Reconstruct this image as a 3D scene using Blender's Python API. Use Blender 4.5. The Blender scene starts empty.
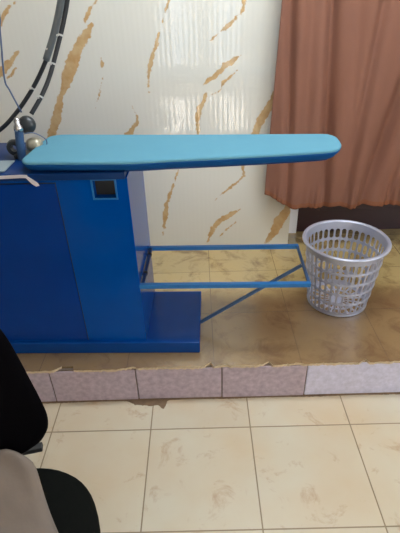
import bpy, bmesh, math, random
from mathutils import Vector, Matrix, noise

random.seed(7)
C = bpy.context.scene.collection
scene = bpy.context.scene
PI = math.pi

# ------------------------------------------------------------------ camera
cd = bpy.data.cameras.new('camera')
cam = bpy.data.objects.new('camera', cd)
C.objects.link(cam)
F_PX, PITCH, ROLL, YAW, CAM_H = 451.18, 0.567577, -0.032678, -0.008324, 1.52391
fwd = Vector((math.sin(YAW) * math.cos(PITCH), math.cos(YAW) * math.cos(PITCH), -math.sin(PITCH)))
r0 = Vector((math.cos(YAW), -math.sin(YAW), 0))
u0 = r0.cross(fwd)
rt = r0 * math.cos(ROLL) + u0 * math.sin(ROLL)
up = u0 * math.cos(ROLL) - r0 * math.sin(ROLL)
m = Matrix(((rt.x, up.x, -fwd.x, 0), (rt.y, up.y, -fwd.y, 0), (rt.z, up.z, -fwd.z, CAM_H), (0, 0, 0, 1)))
cam.matrix_world = m
cd.sensor_fit = 'HORIZONTAL'
cd.sensor_width = 36.0
cd.lens = F_PX * 36.0 / 400.0
cd.clip_start = 0.02
scene.camera = cam

# ------------------------------------------------------------------ world, sun, windows' daylight, exposure
scene.view_settings.view_transform = 'Standard'
scene.view_settings.look = 'None'
scene.view_settings.gamma = 1.0
scene.view_settings.use_curve_mapping = False
scene.view_settings.exposure = 0.22
scene.cycles.use_denoising = True
scene.cycles.caustics_reflective = False
scene.cycles.caustics_refractive = False
scene.cycles.max_bounces = 10
scene.cycles.diffuse_bounces = 6
scene.cycles.sample_clamp_indirect = 8.0

w = bpy.data.worlds.new('daylight')
scene.world = w
w.use_nodes = True
bg = w.node_tree.nodes['Background']
bg.inputs[0].default_value = (0.84, 0.92, 1.0, 1)
bg.inputs[1].default_value = 3.4

sd = bpy.data.lights.new('sun', 'SUN')
sd.energy = 75.0
sd.angle = 0.02
sd.color = (1.0, 0.96, 0.93)
sun = bpy.data.objects.new('sun', sd)
C.objects.link(sun)
sun.rotation_euler = (math.radians(55), 0, 0)     # 35 degrees high, shining through the rear windows


def portal(name, loc, rot, sx, sy):
    l = bpy.data.lights.new(name, 'AREA')
    l.shape = 'RECTANGLE'
    l.size, l.size_y = sx, sy
    l.cycles.is_portal = True
    o = bpy.data.objects.new(name, l)
    C.objects.link(o)
    o.location = loc
    o.rotation_euler = rot
    return o


RX0, RX1, RY0, RY1, RZ = -2.2, 2.4, -3.2, 2.29, 2.75
cl_ = bpy.data.lights.new('overhead_fill', 'AREA')  # unseen overhead fill, added for light from above
cl_.shape = 'RECTANGLE'
cl_.size, cl_.size_y = 1.2, 0.3
cl_.energy = 33.0
cl_.color = (0.84, 0.93, 1.0)
fill_light = bpy.data.objects.new('overhead_fill', cl_)
C.objects.link(fill_light)
fill_light.location = (0.40, 1.42, 2.70)
WINS = [(-0.50, -0.06, 0.34, 1.80), (0.26, 0.60, 0.34, 1.80)]        # rear window openings x0 x1 z0 z1
SIDE = (-2.3, 1.0, 0.75, 2.25)                                        # right window opening y0 y1 z0 z1
for (x0, x1, z0, z1) in WINS:
    portal('window_daylight', ((x0 + x1) / 2, RY0 - .02, (z0 + z1) / 2), (PI / 2, 0, 0), x1 - x0, z1 - z0)
portal('window_daylight', (RX1 + .02, (SIDE[0] + SIDE[1]) / 2, (SIDE[2] + SIDE[3]) / 2), (0, PI / 2, 0),
       SIDE[3] - SIDE[2], SIDE[1] - SIDE[0])


# ------------------------------------------------------------------ materials
def srgb(r, g, b):
    f = lambda c: c / 12.92 if c <= .04045 else ((c + .055) / 1.055) ** 2.4
    return (f(r / 255), f(g / 255), f(b / 255), 1)


def N(nt, t, **kw):
    n = nt.nodes.new(t)
    for k, v in kw.items():
        setattr(n, k, v)
    return n


def mat(name, col, rough=.5, metal=0.0, spec=.5, var=.08, vscale=14, bump=0.0, bscale=120, coat=0.0, stretch=(1, 1, 1)):
    mt = bpy.data.materials.new(name)
    mt.use_nodes = True
    nt = mt.node_tree
    b = nt.nodes['Principled BSDF']
    tc = N(nt, 'ShaderNodeTexCoord')
    mp = N(nt, 'ShaderNodeMapping')
    mp.inputs['Scale'].default_value = stretch
    nt.links.new(tc.outputs['Object'], mp.inputs[0])
    nz = N(nt, 'ShaderNodeTexNoise')
    nz.inputs['Scale'].default_value = vscale
    nz.inputs['Detail'].default_value = 5
    nt.links.new(mp.outputs[0], nz.inputs['Vector'])
    mx = N(nt, 'ShaderNodeMix', data_type='RGBA')
    mx.inputs['A'].default_value = tuple(max(0, c * (1 - var)) for c in col[:3]) + (1,)
    mx.inputs['B'].default_value = tuple(min(1, c * (1 + var)) for c in col[:3]) + (1,)
    nt.links.new(nz.outputs['Fac'], mx.inputs['Factor'])
    nt.links.new(mx.outputs['Result'], b.inputs['Base Color'])
    b.inputs['Roughness'].default_value = rough
    b.inputs['Metallic'].default_value = metal
    b.inputs['Specular IOR Level'].default_value = spec
    b.inputs['Coat Weight'].default_value = coat
    if bump:
        n2 = N(nt, 'ShaderNodeTexNoise')
        n2.inputs['Scale'].default_value = bscale
        n2.inputs['Detail'].default_value = 4
        nt.links.new(mp.outputs[0], n2.inputs['Vector'])
        bp = N(nt, 'ShaderNodeBump')
        bp.inputs['Strength'].default_value = 1
        bp.inputs['Distance'].default_value = bump
        nt.links.new(n2.outputs['Fac'], bp.inputs['Height'])
        nt.links.new(bp.outputs[0], b.inputs['Normal'])
    return mt


def tile_mat(name, base, spots, spot2, grout, size, ox, oy, mortar=.003, rough=.35, spec=.4, cover=.56, bumpd=.0006, coat=0.0, back_tone=None):
    """square tiles with stains: brick texture without offset + speckle noise"""
    mt = bpy.data.materials.new(name)
    mt.use_nodes = True
    nt = mt.node_tree
    L = nt.links.new
    b = nt.nodes['Principled BSDF']
    tc = N(nt, 'ShaderNodeTexCoord')
    mp = N(nt, 'ShaderNodeMapping')
    mp.inputs['Location'].default_value = (-ox + 20 * size, -oy + 20 * size, 0)
    L(tc.outputs['Object'], mp.inputs[0])
    br = N(nt, 'ShaderNodeTexBrick', offset=0.0, squash=1.0)
    br.inputs['Scale'].default_value = 1
    br.inputs['Brick Width'].default_value = size
    br.inputs['Row Height'].default_value = size
    br.inputs['Mortar Size'].default_value = mortar
    br.inputs['Mortar Smooth'].default_value = .3
    br.inputs['Color1'].default_value = (1.02, 1.02, 1.02, 1)
    br.inputs['Color2'].default_value = (.94, .94, .95, 1)
    L(mp.outputs[0], br.inputs['Vector'])
    n1 = N(nt, 'ShaderNodeTexNoise')
    n1.inputs['Scale'].default_value = 9
    n1.inputs['Detail'].default_value = 8
    n1.inputs['Roughness'].default_value = .68
    n1.inputs['Distortion'].default_value = .6
    L(tc.outputs['Object'], n1.inputs['Vector'])
    r1 = N(nt, 'ShaderNodeMapRange')
    r1.inputs['From Min'].default_value = cover
    r1.inputs['From Max'].default_value = cover + .16
    L(n1.outputs['Fac'], r1.inputs['Value'])
    n2 = N(nt, 'ShaderNodeTexNoise')
    n2.inputs['Scale'].default_value = 2.6
    n2.inputs['Detail'].default_value = 4
    L(tc.outputs['Object'], n2.inputs['Vector'])
    m1 = N(nt, 'ShaderNodeMix', data_type='RGBA')
    m1.inputs['A'].default_value = base
    m1.inputs['B'].default_value = spot2
    r2 = N(nt, 'ShaderNodeMapRange')
    r2.inputs['From Min'].default_value = .38
    r2.inputs['From Max'].default_value = .68
    L(n2.outputs['Fac'], r2.inputs['Value'])
    L(r2.outputs[0], m1.inputs['Factor'])
    src = m1.outputs['Result']
    if back_tone:  # blend to a lighter tone towards the back, edge broken by noise
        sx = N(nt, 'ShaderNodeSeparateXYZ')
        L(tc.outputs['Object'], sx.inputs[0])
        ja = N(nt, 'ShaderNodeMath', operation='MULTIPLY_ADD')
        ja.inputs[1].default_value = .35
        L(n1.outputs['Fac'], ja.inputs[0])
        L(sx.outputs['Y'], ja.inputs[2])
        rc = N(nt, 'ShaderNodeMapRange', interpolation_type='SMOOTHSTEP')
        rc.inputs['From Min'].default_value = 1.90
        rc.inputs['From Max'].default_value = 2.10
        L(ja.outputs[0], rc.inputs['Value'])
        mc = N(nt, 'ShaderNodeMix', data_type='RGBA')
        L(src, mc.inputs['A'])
        mc.inputs['B'].default_value = back_tone
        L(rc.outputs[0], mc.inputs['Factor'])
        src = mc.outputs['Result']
    m2 = N(nt, 'ShaderNodeMix', data_type='RGBA')
    L(src, m2.inputs['A'])
    m2.inputs['B'].default_value = spots
    mu = N(nt, 'ShaderNodeMath', operation='MULTIPLY')
    mu.inputs[1].default_value = .7
    L(r1.outputs[0], mu.inputs[0])
    L(mu.outputs[0], m2.inputs['Factor'])
    m3 = N(nt, 'ShaderNodeMix', data_type='RGBA', blend_type='MULTIPLY')
    m3.inputs['Factor'].default_value = 1
    L(m2.outputs['Result'], m3.inputs['A'])
    L(br.outputs['Color'], m3.inputs['B'])
    m4 = N(nt, 'ShaderNodeMix', data_type='RGBA')
    L(m3.outputs['Result'], m4.inputs['A'])
    m4.inputs['B'].default_value = grout
    L(br.outputs['Fac'], m4.inputs['Factor'])
    L(m4.outputs['Result'], b.inputs['Base Color'])
    b.inputs['Roughness'].default_value = rough
    b.inputs['Specular IOR Level'].default_value = spec
    iv = N(nt, 'ShaderNodeMath', operation='SUBTRACT')
    iv.inputs[0].default_value = 1
    L(br.outputs['Fac'], iv.inputs[1])
    bp = N(nt, 'ShaderNodeBump')
    bp.inputs['Strength'].default_value = 1
    bp.inputs['Distance'].default_value = bumpd
    b.inputs['Coat Weight'].default_value = coat
    b.inputs['Coat Roughness'].default_value = .24
    b.inputs['Coat IOR'].default_value = 1.7
    L(iv.outputs[0], bp.inputs['Height'])
    L(bp.outputs[0], b.inputs['Normal'])
    return mt


def wall_panel_mat():
    """glossy ribbed cream panel with golden veins (the vein distance is stored on the mesh)"""
    mt = bpy.data.materials.new('veined_panel')
    mt.use_nodes = True
    nt = mt.node_tree
    L = nt.links.new
    b = nt.nodes['Principled BSDF']
    tc = N(nt, 'ShaderNodeTexCoord')
    at = N(nt, 'ShaderNodeAttribute', attribute_name='vein')
    nz = N(nt, 'ShaderNodeTexNoise')
    nz.inputs['Scale'].default_value = 34
    nz.inputs['Detail'].default_value = 5
    nz.inputs['Roughness'].default_value = .6
    L(tc.outputs['Object'], nz.inputs['Vector'])
    ns = N(nt, 'ShaderNodeMath', operation='MULTIPLY_ADD')
    ns.inputs[1].default_value = .036
    ns.inputs[2].default_value = -.0192
    L(nz.outputs['Fac'], ns.inputs[0])
    ad = N(nt, 'ShaderNodeMath', operation='ADD')
    L(at.outputs['Fac'], ad.inputs[0])
    L(ns.outputs[0], ad.inputs[1])
    mr = N(nt, 'ShaderNodeMapRange')
    mr.inputs['From Min'].default_value = -.0015
    mr.inputs['From Max'].default_value = .0025
    L(ad.outputs[0], mr.inputs['Value'])
    n2 = N(nt, 'ShaderNodeTexNoise')
    n2.inputs['Scale'].default_value = 26
    n2.inputs['Detail'].default_value = 6
    L(tc.outputs['Object'], n2.inputs['Vector'])
    vc = N(nt, 'ShaderNodeMix', data_type='RGBA')
    vc.inputs['A'].default_value = VEIN_A
    vc.inputs['B'].default_value = VEIN_B
    r3 = N(nt, 'ShaderNodeMapRange')
    r3.inputs['From Min'].default_value = .35
    r3.inputs['From Max'].default_value = .65
    L(n2.outputs['Fac'], r3.inputs['Value'])
    L(r3.outputs[0], vc.inputs['Factor'])
    mx = N(nt, 'ShaderNodeMix', data_type='RGBA')
    mx.inputs['A'].default_value = PANEL
    L(vc.outputs['Result'], mx.inputs['B'])
    mf = N(nt, 'ShaderNodeMath', operation='MULTIPLY')
    mf.inputs[1].default_value = .9
    L(mr.outputs[0], mf.inputs[0])
    L(mf.outputs[0], mx.inputs['Factor'])
    L(mx.outputs['Result'], b.inputs['Base Color'])
    b.inputs['Roughness'].default_value = .045
    b.inputs['Specular IOR Level'].default_value = .55
    # vertical ribs + slow waviness
    sp = N(nt, 'ShaderNodeSeparateXYZ')
    L(tc.outputs['Object'], sp.inputs[0])
    k = N(nt, 'ShaderNodeMath', operation='MULTIPLY')
    k.inputs[1].default_value = 2 * PI / .024
    L(sp.outputs['X'], k.inputs[0])
    sn = N(nt, 'ShaderNodeMath', operation='SINE')
    L(k.outputs[0], sn.inputs[0])
    am = N(nt, 'ShaderNodeMath', operation='MULTIPLY')
    am.inputs[1].default_value = .00006
    L(sn.outputs[0], am.inputs[0])
    mp = N(nt, 'ShaderNodeMapping')
    mp.inputs['Scale'].default_value = (1, 1, .35)
    L(tc.outputs['Object'], mp.inputs[0])
    n3 = N(nt, 'ShaderNodeTexNoise')
    n3.inputs['Scale'].default_value = 9
    n3.inputs['Detail'].default_value = 2
    L(mp.outputs[0], n3.inputs['Vector'])
    a3 = N(nt, 'ShaderNodeMath', operation='MULTIPLY_ADD')
    a3.inputs[1].default_value = .0013
    L(n3.outputs['Fac'], a3.inputs[0])
    L(am.outputs[0], a3.inputs[2])
    bp = N(nt, 'ShaderNodeBump')
    bp.inputs['Strength'].default_value = 1
    bp.inputs['Distance'].default_value = 1
    L(a3.outputs[0], bp.inputs['Height'])
    L(bp.outputs[0], b.inputs['Normal'])
    return mt


PANEL = srgb(221, 218, 209)
VEIN_A = srgb(186, 142, 80)
VEIN_B = srgb(202, 168, 118)
M = {}
M['panel'] = wall_panel_mat()
M['plaster'] = mat('plaster', srgb(222, 218, 208), .7, var=.03)
M['plaster_grey'] = mat('grey_plaster', srgb(140, 136, 130), .7, var=.03)  # unseen left wall, greyed to weaken light bounced from the left
M['ceiling'] = mat('ceiling_paint', srgb(232, 230, 224), .8, var=.02)
M['floor'] = tile_mat('cream_floor_tile', srgb(206, 196, 174), srgb(166, 126, 92), srgb(202, 182, 152), srgb(146, 126, 100),
                      .4, .171, .780, mortar=.0026)
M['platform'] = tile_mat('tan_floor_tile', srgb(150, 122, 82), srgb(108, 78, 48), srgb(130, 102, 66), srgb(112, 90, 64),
                         0.355, .033, .955, mortar=.0014, rough=.24, spec=1.0, cover=.50, bumpd=.0003, coat=1.0, back_tone=srgb(192, 166, 112))
M['nosing'] = mat('tan_tile_edge', srgb(206, 184, 152), .5, var=.25, vscale=30, bump=.002, bscale=70)
M['mortar'] = mat('grey_mortar', srgb(120, 104, 92), .9, var=.35, vscale=40, bump=.004, bscale=90)
M['dirt'] = mat('brown_mortar', srgb(122, 98, 76), .9, var=.35, vscale=50, bump=.003, bscale=120)
M['riser_pink'] = mat('pinkish_stone_tile', srgb(176, 160, 172), .38, var=.5, vscale=45, bump=.0012, bscale=110)
M['riser_grey'] = mat('lavender_stone_tile', srgb(206, 203, 226), .34, var=.3, vscale=50, bump=.0010, bscale=110)
M['blue'] = mat('blue_gloss_paint', srgb(0, 70, 152), .12, var=.10, vscale=7, spec=.13)
M['blue_door_shade'] = mat('blue_door_shaded', srgb(0, 54, 136), .12, var=.10, vscale=7, spec=.13)  # cabinet blue deepened for the shade and reflection over the door
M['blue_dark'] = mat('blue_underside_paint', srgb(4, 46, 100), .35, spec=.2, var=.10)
M['blue_base'] = mat('blue_base_paint', srgb(4, 64, 138), .15, var=.12, vscale=10, spec=.25, bump=.0003, bscale=8)
M['blue_rail'] = mat('blue_rail_paint', srgb(20, 104, 170), .35, var=.12, vscale=30)
M['blue_dull'] = mat('worn_blue_rod_paint', srgb(52, 84, 124), .45, var=.25, vscale=40)
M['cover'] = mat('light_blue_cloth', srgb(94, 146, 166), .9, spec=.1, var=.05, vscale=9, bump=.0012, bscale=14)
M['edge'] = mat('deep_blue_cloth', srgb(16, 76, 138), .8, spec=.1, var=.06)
M['black'] = mat('black_hole', srgb(14, 14, 18), .6)
M['mat'] = mat('grey_silicone', srgb(132, 146, 154), .35, var=.12)
M['strap'] = mat('white_cotton', srgb(214, 206, 210), .8, var=.06)
M['hose'] = mat('black_rubber', srgb(38, 38, 42), .5, var=.2, vscale=40)
M['sleeve'] = mat('grey_sleeve', srgb(98, 104, 108), .45, var=.2, vscale=40)
M['tie'] = mat('white_tie', srgb(196, 192, 186), .5)
M['chrome'] = mat('chrome', srgb(210, 210, 214), .15, metal=1, var=.05)
M['iron_grey'] = mat('dark_cast_metal', srgb(62, 64, 66), .4, metal=.5, var=.3, vscale=60)
M['brass'] = mat('pale_brass', srgb(168, 160, 140), .35, metal=.4, var=.15)
M['wire'] = mat('blue_grey_wire', srgb(84, 100, 132), .35, metal=.4)
M['curtain'] = mat('brown_curtain', srgb(134, 92, 76), .75, spec=.25, var=.10, vscale=6, bump=.0006, bscale=160, stretch=(1, 1, .3))
M['hem'] = mat('brown_hem', srgb(138, 88, 64), .8, spec=.2, var=.15, vscale=60)
M['white_frame'] = mat('white_frame_paint', srgb(244, 244, 252), .4, var=.03)
M['door'] = mat('dark_brown_door', srgb(52, 20, 26), .4, var=.18, vscale=12, stretch=(1, 1, .15))
M['silver'] = mat('silver_plastic', srgb(188, 191, 210), .34, metal=.55, var=.08, vscale=20)
M['seat'] = mat('black_upholstery', srgb(18, 19, 17), .95, spec=.05, var=.2, vscale=60, bump=.0006, bscale=400)
M['back'] = mat('black_mesh_upholstery', srgb(4, 3, 5), .95, spec=.05, var=.2, vscale=80, bump=.0006, bscale=400)
M['plastic'] = mat('charcoal_plastic', srgb(44, 42, 42), .5)
M['beige'] = mat('beige_cloth', srgb(120, 108, 99), .9, spec=.15, var=.10, vscale=8, bump=.0008, bscale=60)


# ------------------------------------------------------------------ mesh helpers
def B():
    return bmesh.new()


def obj(name, bm, material, parent=None, smooth=False, recalc=True):
    if recalc:
        bmesh.ops.recalc_face_normals(bm, faces=bm.faces)
    me = bpy.data.meshes.new(name)
    bm.to_mesh(me)
    bm.free()
    mats = material if isinstance(material, (list, tuple)) else [material]
    for mm in mats:
        me.materials.append(mm)
    if smooth:
        for p in me.polygons:
            p.use_smooth = True
    o = bpy.data.objects.new(name, me)
    C.objects.link(o)
    if parent:
        o.parent = parent
    return o


def tag(o, label, cat, group=None):
    o['label'] = label
    o['category'] = cat
    if group:
        o['group'] = group
    return o


def thing(name, label, cat, loc=(0, 0, 0), rz=0, group=None):
    o = bpy.data.objects.new(name, None)
    o.empty_display_size = .1
    C.objects.link(o)
    o.location = loc
    o.rotation_euler = (0, 0, rz)
    return tag(o, label, cat, group)


def struct(name, bm, material, **kw):
    o = obj(name, bm, material, **kw)
    o['kind'] = 'structure'
    return o


def box(bm, a, b, bev=0.0, seg=2, mi=0):
    x0, y0, z0 = a
    x1, y1, z1 = b
    vs = [bm.verts.new(p) for p in [(x0, y0, z0), (x1, y0, z0), (x1, y1, z0), (x0, y1, z0), (x0, y0, z1), (x1, y0, z1), (x1, y1, z1), (x0, y1, z1)]]
    fs = [bm.faces.new([vs[i] for i in q]) for q in [(3, 2, 1, 0), (4, 5, 6, 7), (0, 1, 5, 4), (1, 2, 6, 5), (2, 3, 7, 6), (3, 0, 4, 7)]]
    for f in fs:
        f.material_index = mi
    if bev:
        es = list({e for f in fs for e in f.edges})
        r = bmesh.ops.bevel(bm, geom=es, offset=bev, segments=seg, affect='EDGES', profile=.5)
        for f in r['faces']:
            f.material_index = mi
    return bm


def smooth_path(pts, n=6):
    """Catmull-Rom through the points"""
    P = [Vector(p) for p in pts]
    P = [P[0] * 2 - P[1]] + P + [P[-1] * 2 - P[-2]]
    out = []
    for i in range(1, len(P) - 2):
        p0, p1, p2, p3 = P[i - 1:i + 3]
        for k in range(n):
            t = k / n
            out.append(.5 * ((2 * p1) + (p2 - p0) * t + (2 * p0 - 5 * p1 + 4 * p2 - p3) * t * t + (3 * p1 - p0 - 3 * p2 + p3) * t ** 3))
    out.append(P[-2])
    return out


def tube(bm, pts, r, seg=12, square=False, caps=True):
    P = [Vector(p) for p in pts]
    rr = r if callable(r) else (lambda t: r)
    n = 4 if square else seg
    ring_prev = None
    d0 = (P[1] - P[0]).normalized()
    ref = Vector((0, 0, 1)) if abs(d0.z) < .9 else Vector((0, 1, 0))
    a = d0.cross(ref).normalized()
    first = None
    for i, p in enumerate(P):
        d = (P[min(i + 1, len(P) - 1)] - P[max(i - 1, 0)]).normalized()
        a = (a - d * a.dot(d)).normalized()
        b = d.cross(a)
        rad = rr(i / (len(P) - 1))
        off = PI / 4 if square else 0
        k = math.sqrt(2) if square else 1
        ring = [bm.verts.new(p + (a * math.cos(2 * PI * j / n + off) + b * math.sin(2 * PI * j / n + off)) * rad * k) for j in range(n)]
        if ring_prev:
            for j in range(n):
                bm.faces.new((ring_prev[j], ring_prev[(j + 1) % n], ring[(j + 1) % n], ring[j]))
        else:
            first = ring
        ring_prev = ring
    if caps:
        bm.faces.new(first[::-1])
        bm.faces.new(ring_prev)
    return bm


def lathe(bm, prof, seg=32, c=(0, 0, 0), axis='z', close=False):
    """profile [(r, h)] around an axis through c"""
    rings = []
    for (r, h) in prof:
        ring = []
        for j in range(seg):
            t = 2 * PI * j / seg
            x, y = r * math.cos(t), r * math.sin(t)
            v = {'z': (x, y, h), 'y': (x, h, y), 'x': (h, x, y)}[axis]
            ring.append(bm.verts.new((v[0] + c[0], v[1] + c[1], v[2] + c[2])))
        rings.append(ring)
    pairs = list(zip(rings, rings[1:])) + ([(rings[-1], rings[0])] if close else [])
    for a, b in pairs:
        for j in range(seg):
            bm.faces.new((a[j], a[(j + 1) % seg], b[(j + 1) % seg], b[j]))
    if not close:
        bm.faces.new(rings[0][::-1])
        bm.faces.new(rings[-1])
    return bm


def loft(bm, rings, caps=True):
    R = [[bm.verts.new(p) for p in r] for r in rings]
    n = len(R[0])
    for a, b in zip(R, R[1:]):
        for j in range(n):
            bm.faces.new((a[j], a[(j + 1) % n], b[(j + 1) % n], b[j]))
    if caps:
        bm.faces.new(R[0][::-1])
        bm.faces.new(R[-1])
    return bm


# ------------------------------------------------------------------ the room
PZ = 0.2004          # height of the raised floor
SY = 1.333           # front of the step
T = .15

b = B(); box(b, (RX0, RY0, -.1), (RX1, SY + .05, 0)); struct('floor', b, M['floor'])
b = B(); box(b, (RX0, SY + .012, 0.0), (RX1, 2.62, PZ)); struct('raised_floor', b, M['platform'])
b = B(); box(b, (RX0 - T, RY0 - T, RZ), (RX1 + T, 2.62, RZ + .1)); struct('ceiling', b, M['ceiling'])
b = B(); box(b, (RX0 - T, RY0 - T, 0), (RX0, 2.62, RZ)); struct('wall_left', b, M['plaster_grey'])
b = B()
y0, y1, z0, z1 = SIDE
box(b, (RX1, RY0 - T, 0), (RX1 + T, y0, RZ)); box(b, (RX1, y1, 0), (RX1 + T, 2.62, RZ))
box(b, (RX1, y0, 0), (RX1 + T, y1, z0)); box(b, (RX1, y0, z1), (RX1 + T, y1, RZ))
struct('wall_right', b, M['plaster'])
b = B()
xs = [RX0] + [v for q in WINS for v in q[:2]] + [RX1]
for i in range(0, len(xs), 2):
    box(b, (xs[i], RY0 - T, 0), (xs[i + 1], RY0, RZ))
for (x0, x1, z0, z1) in WINS:
    box(b, (x0, RY0 - T, 0), (x1, RY0, z0)); box(b, (x0, RY0 - T, z1), (x1, RY0, RZ))
struct('wall_rear', b, M['plaster'])


def window_frame(bm, lo, hi, axis, d0, d1, n):
    """rectangular casing with n upright bars in an opening"""
    def put(u0, u1, z0, z1):
        if axis == 'x':
            box(bm, (u0, d0, z0), (u1, d1, z1), .004)
        else:
            box(bm, (d0, u0, z0), (d1, u1, z1), .004)
    w_ = .035
    put(lo[0], hi[0], lo[1], lo[1] + w_); put(lo[0], hi[0], hi[1] - w_, hi[1])
    put(lo[0], lo[0] + w_, lo[1] + w_, hi[1] - w_); put(hi[0] - w_, hi[0], lo[1] + w_, hi[1] - w_)
    for i in range(1, n):
        u = lo[0] + (hi[0] - lo[0]) * i / n
        put(u - .015, u + .015, lo[1] + w_, hi[1] - w_)


for i, (x0, x1, z0, z1) in enumerate(WINS):
    b = B(); window_frame(b, (x0, z0), (x1, z1), 'x', RY0 - .09, RY0 - .05, 1)
    struct('window_%d' % (i + 1), b, M['white_frame'])
b = B(); window_frame(b, SIDE[0::2], SIDE[1::2], 'y', RX1 + .05, RX1 + .09, 4)
struct('window_3', b, M['white_frame'])

# ---- back wall: cream panels with golden veins
VEINS = [
    [(-0.467, 1.366, 0.0134), (-0.5, 1.327, 0.0452), (-0.546, 1.271, 0.0459), (-0.586, 1.205, 0.0654), (-0.622, 1.136, 0.0523), (-0.663, 1.069, 0.0242), (-0.692, 0.999, 0.0442), (-0.72, 0.932, 0.045), (-0.76, 0.858, 0.0407)],
    [(-0.43, 1.458, 0.0087), (-0.471, 1.421, 0.0176), (-0.496, 1.379, 0.0134)],
    [(-0.966, 1.15, 0.0427), (-0.907, 1.192, 0.0375), (-0.86, 1.23, 0.0279), (-0.812, 1.275, 0.0092)],
    [(-0.903, 1.153, 0.0095), (-0.87, 1.174, 0.0141), (-0.843, 1.204, 0.0047)],
    [(-0.894, 1.363, 0.0224), (-0.856, 1.405, 0.0222), (-0.826, 1.435, 0.0132), (-0.789, 1.46, 0.0044)],
    [(-0.447, 1.226, 0.0093), (-0.445, 1.205, 0.0187), (-0.452, 1.188, 0.0047)],
    [(-0.449, 1.148, 0.0047), (-0.473, 1.077, 0.0096), (-0.509, 0.999, 0.0049)],
    [(-0.112, 1.457, 0.0131), (-0.132, 1.412, 0.0132), (-0.153, 1.361, 0.0045)],
    [(-0.17, 1.322, 0.009), (-0.187, 1.273, 0.0229), (-0.21, 1.224, 0.0232), (-0.23, 1.16, 0.0236), (-0.239, 1.106, 0.0096), (-0.237, 1.07, 0.0048)],
    [(0.215, 1.455, 0.0174), (0.208, 1.402, 0.0177), (0.155, 1.353, 0.0179), (0.106, 1.318, 0.0136), (0.06, 1.283, 0.0046)],
    [(0.203, 1.22, 0.0093), (0.162, 1.192, 0.028), (0.124, 1.176, 0.0282), (0.091, 1.137, 0.0284), (0.062, 1.12, 0.0238), (0.019, 1.094, 0.0048)],
    [(0.186, 1.156, 0.0047), (0.153, 1.126, 0.0143), (0.12, 1.105, 0.0143), (0.105, 1.065, 0.0097), (0.061, 1.047, 0.0048)],
    [(0.042, 1.066, 0.0096), (0.027, 1.025, 0.0244), (0.006, 0.988, 0.0295), (-0.01, 0.935, 0.0249), (-0.003, 0.84, 0.0102)],
    [(0.371, 1.052, 0.0242), (0.359, 1.006, 0.0391), (0.323, 0.945, 0.0447), (0.3, 0.901, 0.0401), (0.277, 0.842, 0.0407)],
    [(-0.326, 1.007, 0.0049), (-0.307, 0.954, 0.0149), (-0.31, 0.925, 0.015), (-0.345, 0.886, 0.0303), (-0.38, 0.841, 0.0459)],
    [(-0.107, 0.701, 0.0105), (-0.138, 0.618, 0.0107), (-0.17, 0.538, 0.0218), (-0.196, 0.468, 0.0277), (-0.207, 0.394, 0.0281), (-0.227, 0.279, 0.0058)],
    [(0.219, 0.718, 0.0157), (0.232, 0.629, 0.016), (0.19, 0.591, 0.0162), (0.147, 0.558, 0.0163), (0.075, 0.495, 0.0055)],
    [(0.214, 0.436, 0.0111), (0.159, 0.401, 0.0337), (0.108, 0.371, 0.0339), (0.062, 0.322, 0.0286), (0.026, 0.225, 0.0117)],
    [(0.193, 0.356, 0.0057), (0.148, 0.319, 0.0114), (0.096, 0.262, 0.0058)],
    [(0.484, 0.47, 0.0276), (0.472, 0.41, 0.0504), (0.437, 0.348, 0.0681), (0.413, 0.285, 0.0517), (0.37, 0.214, 0.0233)],
    [(-1.6, .5, .02), (-1.5, .7, .06), (-1.38, .9, .04)], [(-1.3, 1.5, .02), (-1.25, 1.65, .05), (-1.1, 1.9, .02)],
    [(.1, 1.75, .02), (.2, 1.95, .05), (.28, 2.2, .02)], [(-.6, 1.8, .02), (-.5, 2.0, .04), (-.42, 2.3, .01)],
]


def vein_value(x, z):
    best = -.05
    for v in VEINS:
        for (x0, z0, w0), (x1, z1, w1) in zip(v, v[1:]):
            if not (min(x0, x1) - .07 < x < max(x0, x1) + .07 and min(z0, z1) - .07 < z < max(z0, z1) + .07):
                continue
            dx, dz = x1 - x0, z1 - z0
            t = max(0, min(1, ((x - x0) * dx + (z - z0) * dz) / (dx * dx + dz * dz)))
            d = math.hypot(x - x0 - dx * t, z - z0 - dz * t)
            best = max(best, .5 * (w0 + (w1 - w0) * t) - d)
    return best


def ladder(lo, a, bb, hi, fine, coarse):
    out = []
    v = lo
    while v < hi - 1e-6:
        out.append(v)
        v += fine if a <= v < bb else coarse
    return out + [hi]


WX1 = .497
gx = ladder(RX0, -1.0, WX1, WX1, .0065, .04)
gz = ladder(PZ - .002, .15, 1.5, RZ, .0065, .04)
b = B()
lay = b.verts.layers.float.new('vein')
grid = []
for z in gz:
    row = []
    for x in gx:
        v = b.verts.new((x, RY1, z))
        v[lay] = vein_value(x, z)
        row.append(v)
    grid.append(row)
for j in range(len(gz) - 1):
    for i in range(len(gx) - 1):
        b.faces.new((grid[j][i], grid[j][i + 1], grid[j + 1][i + 1], grid[j + 1][i]))


def vv(x, y, z):
    v = b.verts.new((x, y, z)); v[lay] = -.05
    return v


B2 = 2.50
bl, br_, tr, tl = vv(RX0, B2, gz[0]), vv(WX1, B2, gz[0]), vv(WX1, B2, RZ), vv(RX0, B2, RZ)
b.faces.new((br_, bl, tl, tr))
b.faces.new([r[-1] for r in grid] + [tr, br_])
b.faces.new([r[0] for r in grid][::-1] + [bl, tl])
b.faces.new(grid[0] + [br_, bl]); b.faces.new(grid[-1][::-1] + [tl, tr])
struct('wall_back', b, M['panel'])
# wall over and right of the doorway
b = B()
box(b, (WX1, RY1, 2.25), (1.45, B2, RZ)); box(b, (1.45, RY1, PZ), (RX1, B2, RZ))
struct('wall_back_right', b, M['plaster'])
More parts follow.
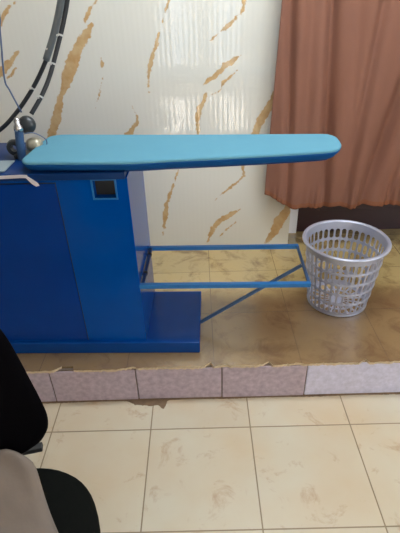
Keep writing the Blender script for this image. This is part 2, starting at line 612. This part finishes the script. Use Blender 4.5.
# doorway in a recess: white frame and dark door
b = B()
box(b, (WX1, 2.42, PZ), (.572, 2.47, 2.25), .004); box(b, (1.38, 2.42, PZ), (1.45, 2.47, 2.25), .004)
box(b, (.572, 2.42, 2.18), (1.38, 2.47, 2.25), .004)
struct('trim_3', b, M['white_frame'])
b = B()
box(b, (.572, 2.44, PZ), (1.38, 2.48, 2.18), .003)
for (z0, z1) in ((.34, .95), (1.08, 2.05)):
    box(b, (.70, 2.433, z0), (1.25, 2.442, z1), .004)
struct('door_1', b, M['door'])

# ---- the step: tiled riser, chipped tile edge, crumbling mortar
b = B()
xj = [RX0, -1.712, -1.357, -1.002, -.647, -.292, .065, .416, 1.129, 1.484, 1.839, RX1]
for x0, x1 in zip(xj, xj[1:]):
    mi = 1 if x0 > .4 else 0
    top = .186 if mi else .181 + random.uniform(-.002, .002)
    box(b, (x0 + .0022, SY - random.uniform(.0, .003), .006), (x1 - .0022, SY + .02, top), .003, mi=mi)
struct('trim_1', b, [M['riser_pink'], M['riser_grey']])
# tile lip with a ragged broken front
CHIPS = [(-.625, -.54, .048), (-.02, .03, .022), (.03, .10, .008), (.205, .27, .024), (.25, .40, .010), (.62, .66, .02), (-.36, -.28, .01)]
b = B()
n = 700
pf, prev = None, None
for i in range(n + 1):
    x = RX0 + (RX1 - RX0) * i / n
    y = SY - .012 + .004 * math.sin(x * 13 + 1) * math.sin(x * 5) + .0035 * noise.noise((x * 45, 0, 0)) + .002 * noise.noise((x * 140, 3, 0))
    for (a0, a1, dp) in CHIPS:
        if a0 < x < a1:
            t = (x - a0) / (a1 - a0)
            y += dp * min(t * 1.15, (1 - t) * 7) * (1 + .35 * noise.noise((x * 120, 7, 0)))
    yb = y + .003
    col = [b.verts.new(p) for p in ((x, y, PZ), (x, yb, .1865 + random.uniform(-.003, .002)), (x, SY + .06, .1875), (x, SY + .06, PZ + .0006))]
    col[0].co.z = PZ - .0004
    if prev:
        for k in range(4):
            f = b.faces.new((prev[k], prev[(k + 1) % 4], col[(k + 1) % 4], col[k]))
            if k == 3:
                f.material_index = 1
    else:
        b.faces.new(col)
    prev = col
b.faces.new(prev[::-1])
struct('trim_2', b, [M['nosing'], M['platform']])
# mortar bed seen between lip and riser and in the chipped gaps
b = B(); box(b, (RX0, SY + .004, .0), (RX1, SY + .0115, .1885)); struct('trim_4', b, M['mortar'])
# ragged brown joint along the foot of the step, widest where a tile corner has broken away
b = B()
prev = None
EDGE = [(-.345, .002), (-.325, .012), (-.307, .026), (-.27, .030), (-.235, .034), (-.205, .028), (-.192, .05), (-.180, .05), (-.17, .01), (-.15, .002)]
for i in range(n + 1):
    x = RX0 + (RX1 - RX0) * i / n
    dpt = .003 + .003 * (.5 + .5 * math.sin(x * 17)) * random.uniform(.4, 1.2)
    for (xa, da), (xb, db) in zip(EDGE, EDGE[1:]):
        if xa <= x < xb:
            dpt = max(dpt, da + (db - da) * (x - xa) / (xb - xa) + random.uniform(-.002, .002))
    col = [b.verts.new(p) for p in ((x, SY + .004, .0), (x, SY - dpt, .0), (x, SY - dpt, .0012), (x, SY + .004, .008))]
    if prev:
        for k in range(4):
            b.faces.new((prev[k], prev[(k + 1) % 4], col[(k + 1) % 4], col[k]))
    else:
        b.faces.new(col)
    prev = col
b.faces.new(prev[::-1])
struct('trim_5', b, M['dirt'])

# ------------------------------------------------------------------ vacuum ironing table
table = thing('ironing_table', 'blue metal ironing table with a cabinet base and long padded board', 'ironing table',
              (-.43, 1.585, PZ), math.radians(-1.8))
XL = -.62
b = B(); box(b, (XL, -.17, 0), (.412, .195, .058), .004); obj('base_plate', b, M['blue_base'], table)
# cabinet shell with a real square recess in its front
VX0, VX1, VZ0, VZ1 = .072, .146, .702, .766
b = B()
box(b, (-.60, -.125, .058), (.19, .185, .775))
box(b, (-.60, -.155, .058), (VX0, -.125, .775)); box(b, (VX1, -.155, .058), (.19, -.125, .775))
box(b, (VX0, -.155, .058), (VX1, -.125, VZ0)); box(b, (VX0, -.155, VZ1), (VX1, -.125, .775))
cab = obj('cabinet', b, M['blue'], table)
b = B(); box(b, (VX0 + .001, -.128, VZ0 + .001), (VX1 - .001, -.1245, VZ1 - .001)); obj('socket_recess', b, M['black'], table)
b = B()
for (a0, a1, c0, c1) in ((VX0 - .006, VX1 + .006, VZ1, VZ1 + .006), (VX0 - .006, VX1 + .006, VZ0 - .006, VZ0), (VX0 - .006, VX0, VZ0, VZ1), (VX1, VX1 + .006, VZ0, VZ1)):
    box(b, (a0, -.158, c0), (a1, -.154, c1))
obj('recess_frame', b, M['blue_rail'], table)
b = B(); box(b, (-.57, -.1592, .066), (-.055, -.1552, .757), .0016); obj('cabinet_door', b, M['blue_door_shade'], table)
b = B(); box(b, (-.0545, -.1575, .064), (-.0525, -.1545, .762)); box(b, (-.57, -.1575, .7575), (-.0525, -.1545, .7605)); obj('door_gap', b, M['black'], table)
# worktop under and left of the board
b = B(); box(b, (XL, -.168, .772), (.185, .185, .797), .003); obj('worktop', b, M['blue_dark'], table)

# board: straight back edge, front edge curving to a blunt nose


BOARD = [(-.151, -.148), (-.130, -.164), (-.05, -.169), (.10, -.176), (.22, -.178), (.33, -.166), (.44, -.157), (.63, -.139), (.795, -.118), (.862, -.106),
         (.895, -.085), (.914, -.045), (.918, .0), (.916, .040), (.902, .066), (.870, .080), (.70, .090), (.43, .104), (.16, .122), (.0, .136), (-.07, .1415), (-.108, .139), (-.133, .127), (-.146, .103), (-.153, .0), (-.157, -.10), (-.157, -.132)]
n_ = len(BOARD)
OUT = smooth_path([(x, y, 0) for x, y in BOARD[-1:] + BOARD + BOARD[:2]], 6)[6:6 * (n_ + 1)]


def ring_at(inset, z):
    r = []
    for k, q in enumerate(OUT):
        d = (OUT[(k + 1) % len(OUT)] - OUT[k - 1]).normalized()
        r.append((q.x - d.y * inset, q.y + d.x * inset, z))
    return r


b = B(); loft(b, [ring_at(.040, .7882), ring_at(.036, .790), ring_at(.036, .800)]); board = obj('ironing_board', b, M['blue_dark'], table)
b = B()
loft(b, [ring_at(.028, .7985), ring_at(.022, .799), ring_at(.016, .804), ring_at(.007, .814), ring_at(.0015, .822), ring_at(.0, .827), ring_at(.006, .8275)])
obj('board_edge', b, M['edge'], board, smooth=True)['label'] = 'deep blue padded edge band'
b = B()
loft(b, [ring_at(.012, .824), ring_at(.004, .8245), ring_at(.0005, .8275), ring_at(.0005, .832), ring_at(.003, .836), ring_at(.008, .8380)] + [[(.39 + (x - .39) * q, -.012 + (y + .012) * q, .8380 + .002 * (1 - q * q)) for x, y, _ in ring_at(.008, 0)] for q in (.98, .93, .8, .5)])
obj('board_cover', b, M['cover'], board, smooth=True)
# white tie of the cover lying along the top of the cabinet front
b = B()
def ribbon(bm, pts, wd):
    prev = None
    for (x, y, z) in pts:
        col = [bm.verts.new(p) for p in ((x, y, z - wd / 2), (x, y - .0012, z - wd / 2), (x, y - .0012, z + wd / 2), (x, y, z + wd / 2))]
        if prev:
            for k in range(4):
                bm.faces.new((prev[k], prev[(k + 1) % 4], col[(k + 1) % 4], col[k]))
        else:
            bm.faces.new(col)
        prev = col
    bm.faces.new(prev[::-1])
ribbon(b, [(-.45, -.1685, .780), (-.36, -.1688, .785), (-.24, -.169, .787), (-.16, -.1692, .790), (-.136, -.1695, .789)], .011)
prev = None
for (x, z, wd) in ((-.142, .789, .008), (-.130, .778, .014), (-.116, .763, .020), (-.108, .754, .012)):
    col = [b.verts.new(p) for p in ((x - wd / 2, -.170, z), (x - wd / 2, -.1715, z), (x + wd / 2, -.1715, z + .003), (x + wd / 2, -.170, z + .003))]
    if prev:
        for k in range(4):
            b.faces.new((prev[k], prev[(k + 1) % 4], col[(k + 1) % 4], col[k]))
    else:
        b.faces.new(col)
    prev = col
b.faces.new(prev[::-1])
obj('tie_strap', b, M['strap'], table)['label'] = 'white cloth tie strap'

# open rectangular rack of square tube beside the cabinet
rack = None
h = .33
rails = [((.188, -.148, h), (.842, -.148, h), .0085, 'blue_rail'), ((.188, .140, h), (.842, .140, h), .0080, 'blue_rail'),
         ((.838, -.148, h), (.838, .140, h), .005, 'blue_dull'), ((.199, -.14, h), (.199, .134, h), .006, 'blue_dark')]
for k, (a, c, r, mm) in enumerate(rails):
    b = B(); tube(b, [a, c], r, square=True)
    o = obj('rack_rail', b, M[mm], table)
    if k == 3:
        for yy in (-.06, .085):
            bb = B(); lathe(bb, [(.008, -.008), (.010, -.004), (.010, .004), (.008, .008)], 12, (.199, yy, h), 'y'); obj('clamp', bb, M['black'], o)
b = B(); tube(b, [(.834, -.005, h - .004), (.412, -.02, .042)], .0055, square=True); obj('diagonal_brace', b, M['blue_dull'], table)

# steam valve standing on the worktop
vx, vy, vz = -.204, -.02, .797
b = B(); tube(b, [(vx, vy, vz), (vx + .004, vy, vz + .05), (vx + .012, vy, vz + .102)], .0145, 16)
post = obj('valve_post', b, M['blue_dull'], table, smooth=False)
b = B(); lathe(b, [(.013, 0), (.017, .004), (.016, .016), (.010, .026), (.012, .034), (.006, .046)], 16, (vx + .013, vy, vz + .100)); obj('chrome_collar', b, M['chrome'], post, smooth=True)
b = B(); lathe(b, [(.004, -.022), (.018, -.020), (.029, -.010), (.031, 0), (.029, .010), (.018, .020), (.004, .022)], 20, (vx + .030, vy + .036, vz + .112), 'y'); obj('valve_knob', b, M['iron_grey'], post, smooth=True)
b = B(); lathe(b, [(.006, -.03), (.020, -.028), (.026, -.014), (.027, .006), (.020, .020), (.006, .024)], 18, (vx + .046, vy + .034, vz + .040), 'x'); obj('valve_fitting', b, M['brass'], post, smooth=True)
b = B(); lathe(b, [(.012, -.012), (.026, -.012), (.030, 0), (.026, .012), (.012, .012)], 18, (vx - .030, vy + .030, vz + .034), 'y', close=True)
box(b, (vx - .03, vy + .0, vz), (vx + .04, vy + .06, vz + .016), .004)
obj('valve_body', b, M['iron_grey'], post)

b = B(); tube(b, smooth_path([(vx + .010, vy + .005, vz + .085), (vx + .050, vy + .02, vz + .088), (vx + .085, vy + .035, vz + .060), (vx + .085, vy + .035, vz + .035)], 5), .0018, 8)
obj('thin_cable', b, M['wire'], post, smooth=True)

# ------------------------------------------------------------------ items on and above the table
b = B(); box(b, (-1.0, 1.440, PZ + .7978), (-.652, 1.546, PZ + .8035), .002)
mt_ = obj('silicone_mat', b, M['mat'])
mt_.location = (0, 0, 0)
tag(mt_, 'grey rubber rest mat lying on the blue worktop left of the steam valve', 'mat')

hose_a = [(-.36, 1.80, 2.745), (-.36, 1.79, 2.3), (-.385, 1.78, 1.8), (-.41, 1.765, 1.60), (-.445, 1.76, 1.491), (-.489, 1.76, 1.388), (-.54, 1.76, 1.294), (-.608, 1.76, 1.202),
          (-.688, 1.76, 1.118), (-.77, 1.76, 1.053), (-.86, 1.75, 1.018), (-.98, 1.735, PZ + .797 + .0112)]
hose_b = [(-.33, 1.76, 2.745), (-.33, 1.755, 2.3), (-.36, 1.745, 1.8), (-.39, 1.735, 1.60), (-.418, 1.73, 1.491), (-.445, 1.73, 1.419), (-.477, 1.72, 1.345), (-.515, 1.69, 1.255), (-.547, 1.66, 1.196), (-.588, 1.628, 1.140)]


def hose(name, pts, r, label, ties):
    P = smooth_path(pts, 10)
    bm = B(); tube(bm, P, r, 12)
    o = obj(name, bm, M['hose'], None, smooth=True)
    tag(o, label, 'hose')
    for q in ties:
        i = min(range(len(P)), key=lambda k: abs(P[k].z - q))
        d = (P[i + 1] - P[i - 1]).normalized() * .003
        bm = B(); tube(bm, [P[i] - d, P[i] + d], r + .0016, 12)
        box(bm, (P[i].x - .004 - r, P[i].y - r - .004, P[i].z - .003), (P[i].x + .004 - r, P[i].y - r + .002, P[i].z + .003))
        obj('cable_tie', bm, M['tie'], o)
    return o


ha = hose('rubber_hose', hose_a, .0078, 'black hose hanging furthest left, curving down to the worktop corner', (1.205, 1.335))
hb = hose('rubber_hose', hose_b, .0078, 'black hose hanging right of the other one, ending at the steam valve', (1.19, 1.29, 1.375))
# grey sleeve round the upper stretch of the left hose
P = smooth_path(hose_a[3:7], 8)
b = B(); tube(b, P, .0125, 14); obj('hose_sleeve', b, M['sleeve'], ha, smooth=True)
b = B(); tube(b, smooth_path([(-.60, 1.60, 2.745), (-.604, 1.60, 1.9), (-.606, 1.60, 1.486), (-.617, 1.60, 1.405), (-.640, 1.60, 1.265), (-.632, 1.60, 1.225), (-.612, 1.605, 1.152)], 5), .0030, 8)
tag(obj('hanging_wire', b, M['wire'], None, smooth=True), 'thin blue-grey wire hanging down to the chrome collar of the valve', 'wire')

# ------------------------------------------------------------------ curtain
CX0, CX1, CB = .334, 1.42, .475
cur = thing('curtain', 'brown cloth curtain hanging over the dark doorway right of the veined wall', 'curtain', (.88, 2.222, PZ))
FOLDS = [  # x at z=1.43, x at z=.57, half width, depth
    (.405, .452, .022, .022), (.49, .54, .03, .012), (.585, .650, .026, .030), (.70, .755, .03, .010), (.80, .765, .022, .016), (1.02, .870, .032, .034), (1.16, 1.02, .03, .028), (1.30, 1.2, .03, .03)]


def fold_y(x, z):
    t = (1.43 - z) / .86
    y = 0
    for (xa, xb, hw, dp) in FOLDS:
        d = (x - (xa + (xb - xa) * t)) / hw
        y += 1.4 * dp * math.exp(-d * d)
    y *= 1 - .45 * max(0, min(1, (.75 - z) / .25))
    y += .010 * math.sin(x * 21 + z * 1.2) + .004 * math.sin(x * 47 - z * 3)
    if z < .62:                                   # gathered hem
        y += .005 * math.sin(x * 150 + 3 * math.sin(x * 31)) * min(1, (.62 - z) / .10)
    return y


b = B()
nx, nz_ = 260, 90
g = []
for j in range(nz_ + 1):
    s = j / nz_
    row = []
    for i in range(nx + 1):
        t = i / nx
        zb = .470 + .085 * max(0, 1 - t / .16) ** 1.2 + .006 * math.sin(t * 40)
        zz = zb + (2.28 - zb) * s ** 1.25
        x0 = CX0 + .030 * min(1, max(0, (zz - .55) / .9))
        xx = x0 + (CX1 - x0) * t
        row.append(b.verts.new((xx - .88, fold_y(xx, zz) - .022, zz - PZ)))
    g.append(row)
for j in range(nz_):
    for i in range(nx):
        f = b.faces.new((g[j][i], g[j][i + 1], g[j + 1][i + 1], g[j + 1][i]))
        if j < 3:
            f.material_index = 1
cl = obj('curtain_cloth', b, [M['curtain'], M['hem']], cur, smooth=True)
md = cl.modifiers.new('thick', 'SOLIDIFY'); md.thickness = .003; md.offset = 0
b = B(); tube(b, [(-.60, .0, 2.085), (.62, .0, 2.085)], .012, 14)
for xx in (-.52, .54):
    box(b, (xx - .01, .0, 2.075), (xx + .01, .068, 2.095), .002)
obj('curtain_rod', b, M['plastic'], cur)

# ------------------------------------------------------------------ silver basket
bk = thing('laundry_basket', 'silver plastic basket with slotted sides standing near the curtain', 'basket', (.638, 1.748, PZ))
HB, RB, RT = .330, .136, .175


def rad(z):
    t = z / HB
    return RB + (RT - RB) * t ** .92


b = B()
NA = 36
def P3(a, z):
    r = rad(z)
    return (r * math.cos(a), r * math.sin(a), z)
def quad(pts):
    b.faces.new([b.verts.new(p) for p in pts])
ZS = [.016, .073, .130, .187, .244, .301]
for k in range(NA):
    a0, a1 = 2 * PI * k / NA, 2 * PI * (k + 1) / NA
    am = (a0 + a1) / 2
    for (z0, z1) in ((.0, ZS[0]), (ZS[-1], HB)):
        for (q0, q1) in ((a0, am), (am, a1)):
            quad([P3(q0, z0), P3(q1, z0), P3(q1, z1), P3(q0, z1)])
    for z0, z1 in zip(ZS, ZS[1:]):
        da, dz = (a1 - a0) * .15, .0055
        l, r_, bt, tp = a0 + da, a1 - da, z0 + dz, z1 - dz
        ca, cz = (r_ - l) * .28, (tp - bt) * .15
        I = [(l + ca, bt), (r_ - ca, bt), (r_, bt + cz), (r_, tp - cz), (r_ - ca, tp), (l + ca, tp), (l, tp - cz), (l, bt + cz)]
        I = [P3(*q) for q in I]
        BL, BR, TR, TL = P3(a0, z0), P3(a1, z0), P3(a1, z1), P3(a0, z1)
        BM, TM = P3(am, z0), P3(am, z1)
        quad([BL, BM, I[0]]); quad([BM, I[1], I[0]]); quad([BM, BR, I[1]])
        quad([BR, I[2], I[1]]); quad([BR, TR, I[3], I[2]]); quad([TR, I[4], I[3]])
        quad([TR, TM, I[4]]); quad([TM, I[5], I[4]]); quad([TM, TL, I[5]])
        quad([TL, I[6], I[5]]); quad([TL, BL, I[7], I[6]]); quad([BL, I[0], I[7]])
def P0(a, r):
    return (r * math.cos(a), r * math.sin(a), 0)
for k in range(NA):                                      # slotted bottom
    q = [2 * PI * (k + t) / NA for t in (0, .5, 1)]
    for (ra, rb) in ((RB, RB - .010), (.084, .074), (.036, .0)):
        for q0, q1 in zip(q, q[1:]):
            quad([P0(q0, ra), P0(q1, ra), P0(q1, rb), P0(q0, rb)] if rb else [P0(q0, ra), P0(q1, ra), (0, 0, 0)])
    for (ra, rb) in ((RB - .010, .084), (.074, .036)):
        if k % 2 == 0:
            quad([P0(q[0], ra), P0(q[1], ra), P0(q[1], rb), P0(q[0], rb)])
bmesh.ops.remove_doubles(b, verts=b.verts, dist=.0002)
body = obj('slotted_side', b, M['silver'], bk)
md = body.modifiers.new('thick', 'SOLIDIFY'); md.thickness = .0032; md.offset = -1
b = B()
prof = []
for k in range(14):
    t = 2 * PI * k / 14
    prof.append((RT + .006 + .0095 * math.cos(t), HB - .001 + .0070 * math.sin(t)))
lathe(b, prof, 72, close=True)
obj('rim', b, M['silver'], bk, smooth=True)
b = B()
for z in ZS[1:-1]:
    pr = [(rad(z) + .0005 + .0022 * math.cos(2 * PI * k / 8), z + .0034 * math.sin(2 * PI * k / 8)) for k in range(8)]
    lathe(b, pr, 72, close=True)
pr = [(RB + .0005 + .003 * math.cos(2 * PI * k / 8), .005 + .005 * math.sin(2 * PI * k / 8)) for k in range(8)]
lathe(b, pr, 72, close=True)
obj('ribs', b, M['silver'], bk, smooth=True)

# ------------------------------------------------------------------ office chair
chx, chy, chr_ = -.50, .47, math.radians(12)
chair = thing('office_chair', 'black upholstered office chair at the foot of the tiled step', 'chair', (chx, chy, 0), chr_)


def sup(a, bb, n, k, N_, cx=0, cy=0):
    t = 2 * PI * k / N_
    c, s = math.cos(t), math.sin(t)
    return (cx + a * math.copysign(abs(c) ** (2 / n), c), cy + bb * math.copysign(abs(s) ** (2 / n), s))


def pad(bm, a, bb, n, z0, z1, edge, cx=0, cy=0, crown=.012, N_=56):
    rings = []
    prof = [(edge, z0), (edge * .3, z0 + edge * .3), (0, z0 + edge), (0, z1 - edge), (edge * .3, z1 - edge * .3), (edge, z1), (a * .4, z1 + crown * .7), (a * .75, z1 + crown)]
    for (i, z) in prof:
        rings.append([sup(a - i, bb - i, n, k, N_, cx, cy) + (z,) for k in range(N_)])
    loft(bm, rings)


b = B(); pad(b, .255, .245, 2.7, .405, .462, .022); seat = obj('seat', b, M['seat'], chair, smooth=True)
# egg-shaped backrest, leaning back a little
prof = [(.542, .05), (.548, .080), (.560, .113), (.578, .140), (.608, .159), (.649, .165), (.698, .159), (.751, .149), (.81, .138), (.861, .127), (.90, .114), (.94, .098), (.98, .074), (1.005, .04)]
prof = [(q.x, q.y) for q in smooth_path([(z, hw, 0) for z, hw in prof], 4)]
ys = lambda z: .215 + (z - .47) * .12
b = B()
rings = []
for (z, hw) in prof:
    th = .028 * min(1, .35 + hw / .10)
    ring = []
    for k in range(24):
        t = 2 * PI * k / 24
        c, s = math.cos(t), math.sin(t)
        ring.append((hw * math.copysign(abs(c) ** .7, c), ys(z) + th * math.copysign(abs(s) ** .8, s) + .03 * (1 - (c * c)) * 0 - .25 * (hw * c) ** 2, z))
    rings.append(ring)
loft(b, rings); obj('backrest', b, M['back'], chair, smooth=True)
b = B(); tube(b, smooth_path([(0, .05, .395), (0, .22, .395), (0, .285, .43), (0, .285, .62)], 6), .016, square=True); obj('back_support', b, M['plastic'], chair)
b = B(); box(b, (-.11, -.12, .37), (.11, .12, .405), .008); obj('seat_mechanism', b, M['plastic'], chair)
b = B(); box(b, (.0, .272, .462), (.114, .294, .478), .003); obj('side_bar', b, M['plastic'], chair)
b = B(); lathe(b, [(.024, .09), (.024, .24), (.015, .242), (.015, .375)], 18); obj('gas_column', b, M['plastic'], chair)
b = B(); lathe(b, [(.035, .07), (.045, .075), (.040, .11), (.03, .115)], 18); obj('base_hub', b, M['plastic'], chair)
for k in range(5):
    t = 2 * PI * k / 5 + .3
    c, s = math.cos(t), math.sin(t)
    b = B(); tube(b, [(c * .03, s * .03, .092), (c * .15, s * .15, .085), (c * .27, s * .27, .068)], lambda q: .020 - .007 * q, square=True)
    lg = obj('leg', b, M['plastic'], chair)
    b = B()
    for e in (-1, 1):
        lathe(b, [(.006, -.008), (.025, -.008), (.0275, 0), (.025, .008), (.006, .008)], 18, (c * .27, s * .27 + e * .012, .0275), 'y')
    tube(b, [(c * .27, s * .27, .0275), (c * .27, s * .27, .072)], .006)
    obj('caster', b, M['plastic'], lg)

# beige cloth lying over the seat and up against the backrest
b = B()
NU, NV = 40, 44
g = []
for j in range(NV + 1):
    v = j / NV                                  # 0 front, 1 back
    y = -.235 + .418 * v
    xr = .205 - .030 * v - .045 * max(0, (v - .62) / .38) ** 1.3 - .022 * math.exp(-((v - .78) / .26) ** 2) - .03 * max(0, (v - .93) / .07) ** 2
    xl = -.19
    row = []
    for i in range(NU + 1):
        u = i / NU
        x = xl + (xr - xl) * u
        z = .494 + .010 * math.sin(3 * v + 2 * u) + .125 * max(0, (v - .70) / .30) ** 1.4
        z += .0045 * math.sin(22 * v + 9 * u + 2 * math.sin(7 * u)) * math.sin(3 * v + 1) - .006 * math.exp(-((v - .42 - .12 * u) / .025) ** 2) * (u > .2) - .005 * math.exp(-((v - .2 + .1 * u) / .02) ** 2)
        e = min(u, 1 - u) * NU
        z -= .014 * max(0, 1 - e / 3.0) ** 1.5
        row.append((x, y, z))
    g.append(row)
T_ = [[b.verts.new(p) for p in r] for r in g]
U_ = [[b.verts.new((p[0], p[1], max(.4745 + .0, p[2] - .016))) for p in r] for r in g]
for j in range(NV):
    for i in range(NU):
        b.faces.new((T_[j][i], T_[j][i + 1], T_[j + 1][i + 1], T_[j + 1][i]))
        b.faces.new((U_[j][i], U_[j + 1][i], U_[j + 1][i + 1], U_[j][i + 1]))
for j in range(NV):
    b.faces.new((T_[j][0], T_[j + 1][0], U_[j + 1][0], U_[j][0]))
    b.faces.new((T_[j][NU], U_[j][NU], U_[j + 1][NU], T_[j + 1][NU]))
for i in range(NU):
    b.faces.new((T_[0][i], U_[0][i], U_[0][i + 1], T_[0][i + 1]))
    b.faces.new((T_[NV][i], T_[NV][i + 1], U_[NV][i + 1], U_[NV][i]))
cloth = obj('folded_cloth', b, M['beige'], None, smooth=True)
cloth.location = (chx, chy, 0)
cloth.rotation_euler = (0, 0, chr_)
tag(cloth, 'beige folded cloth lying on the seat of the black chair', 'cloth')
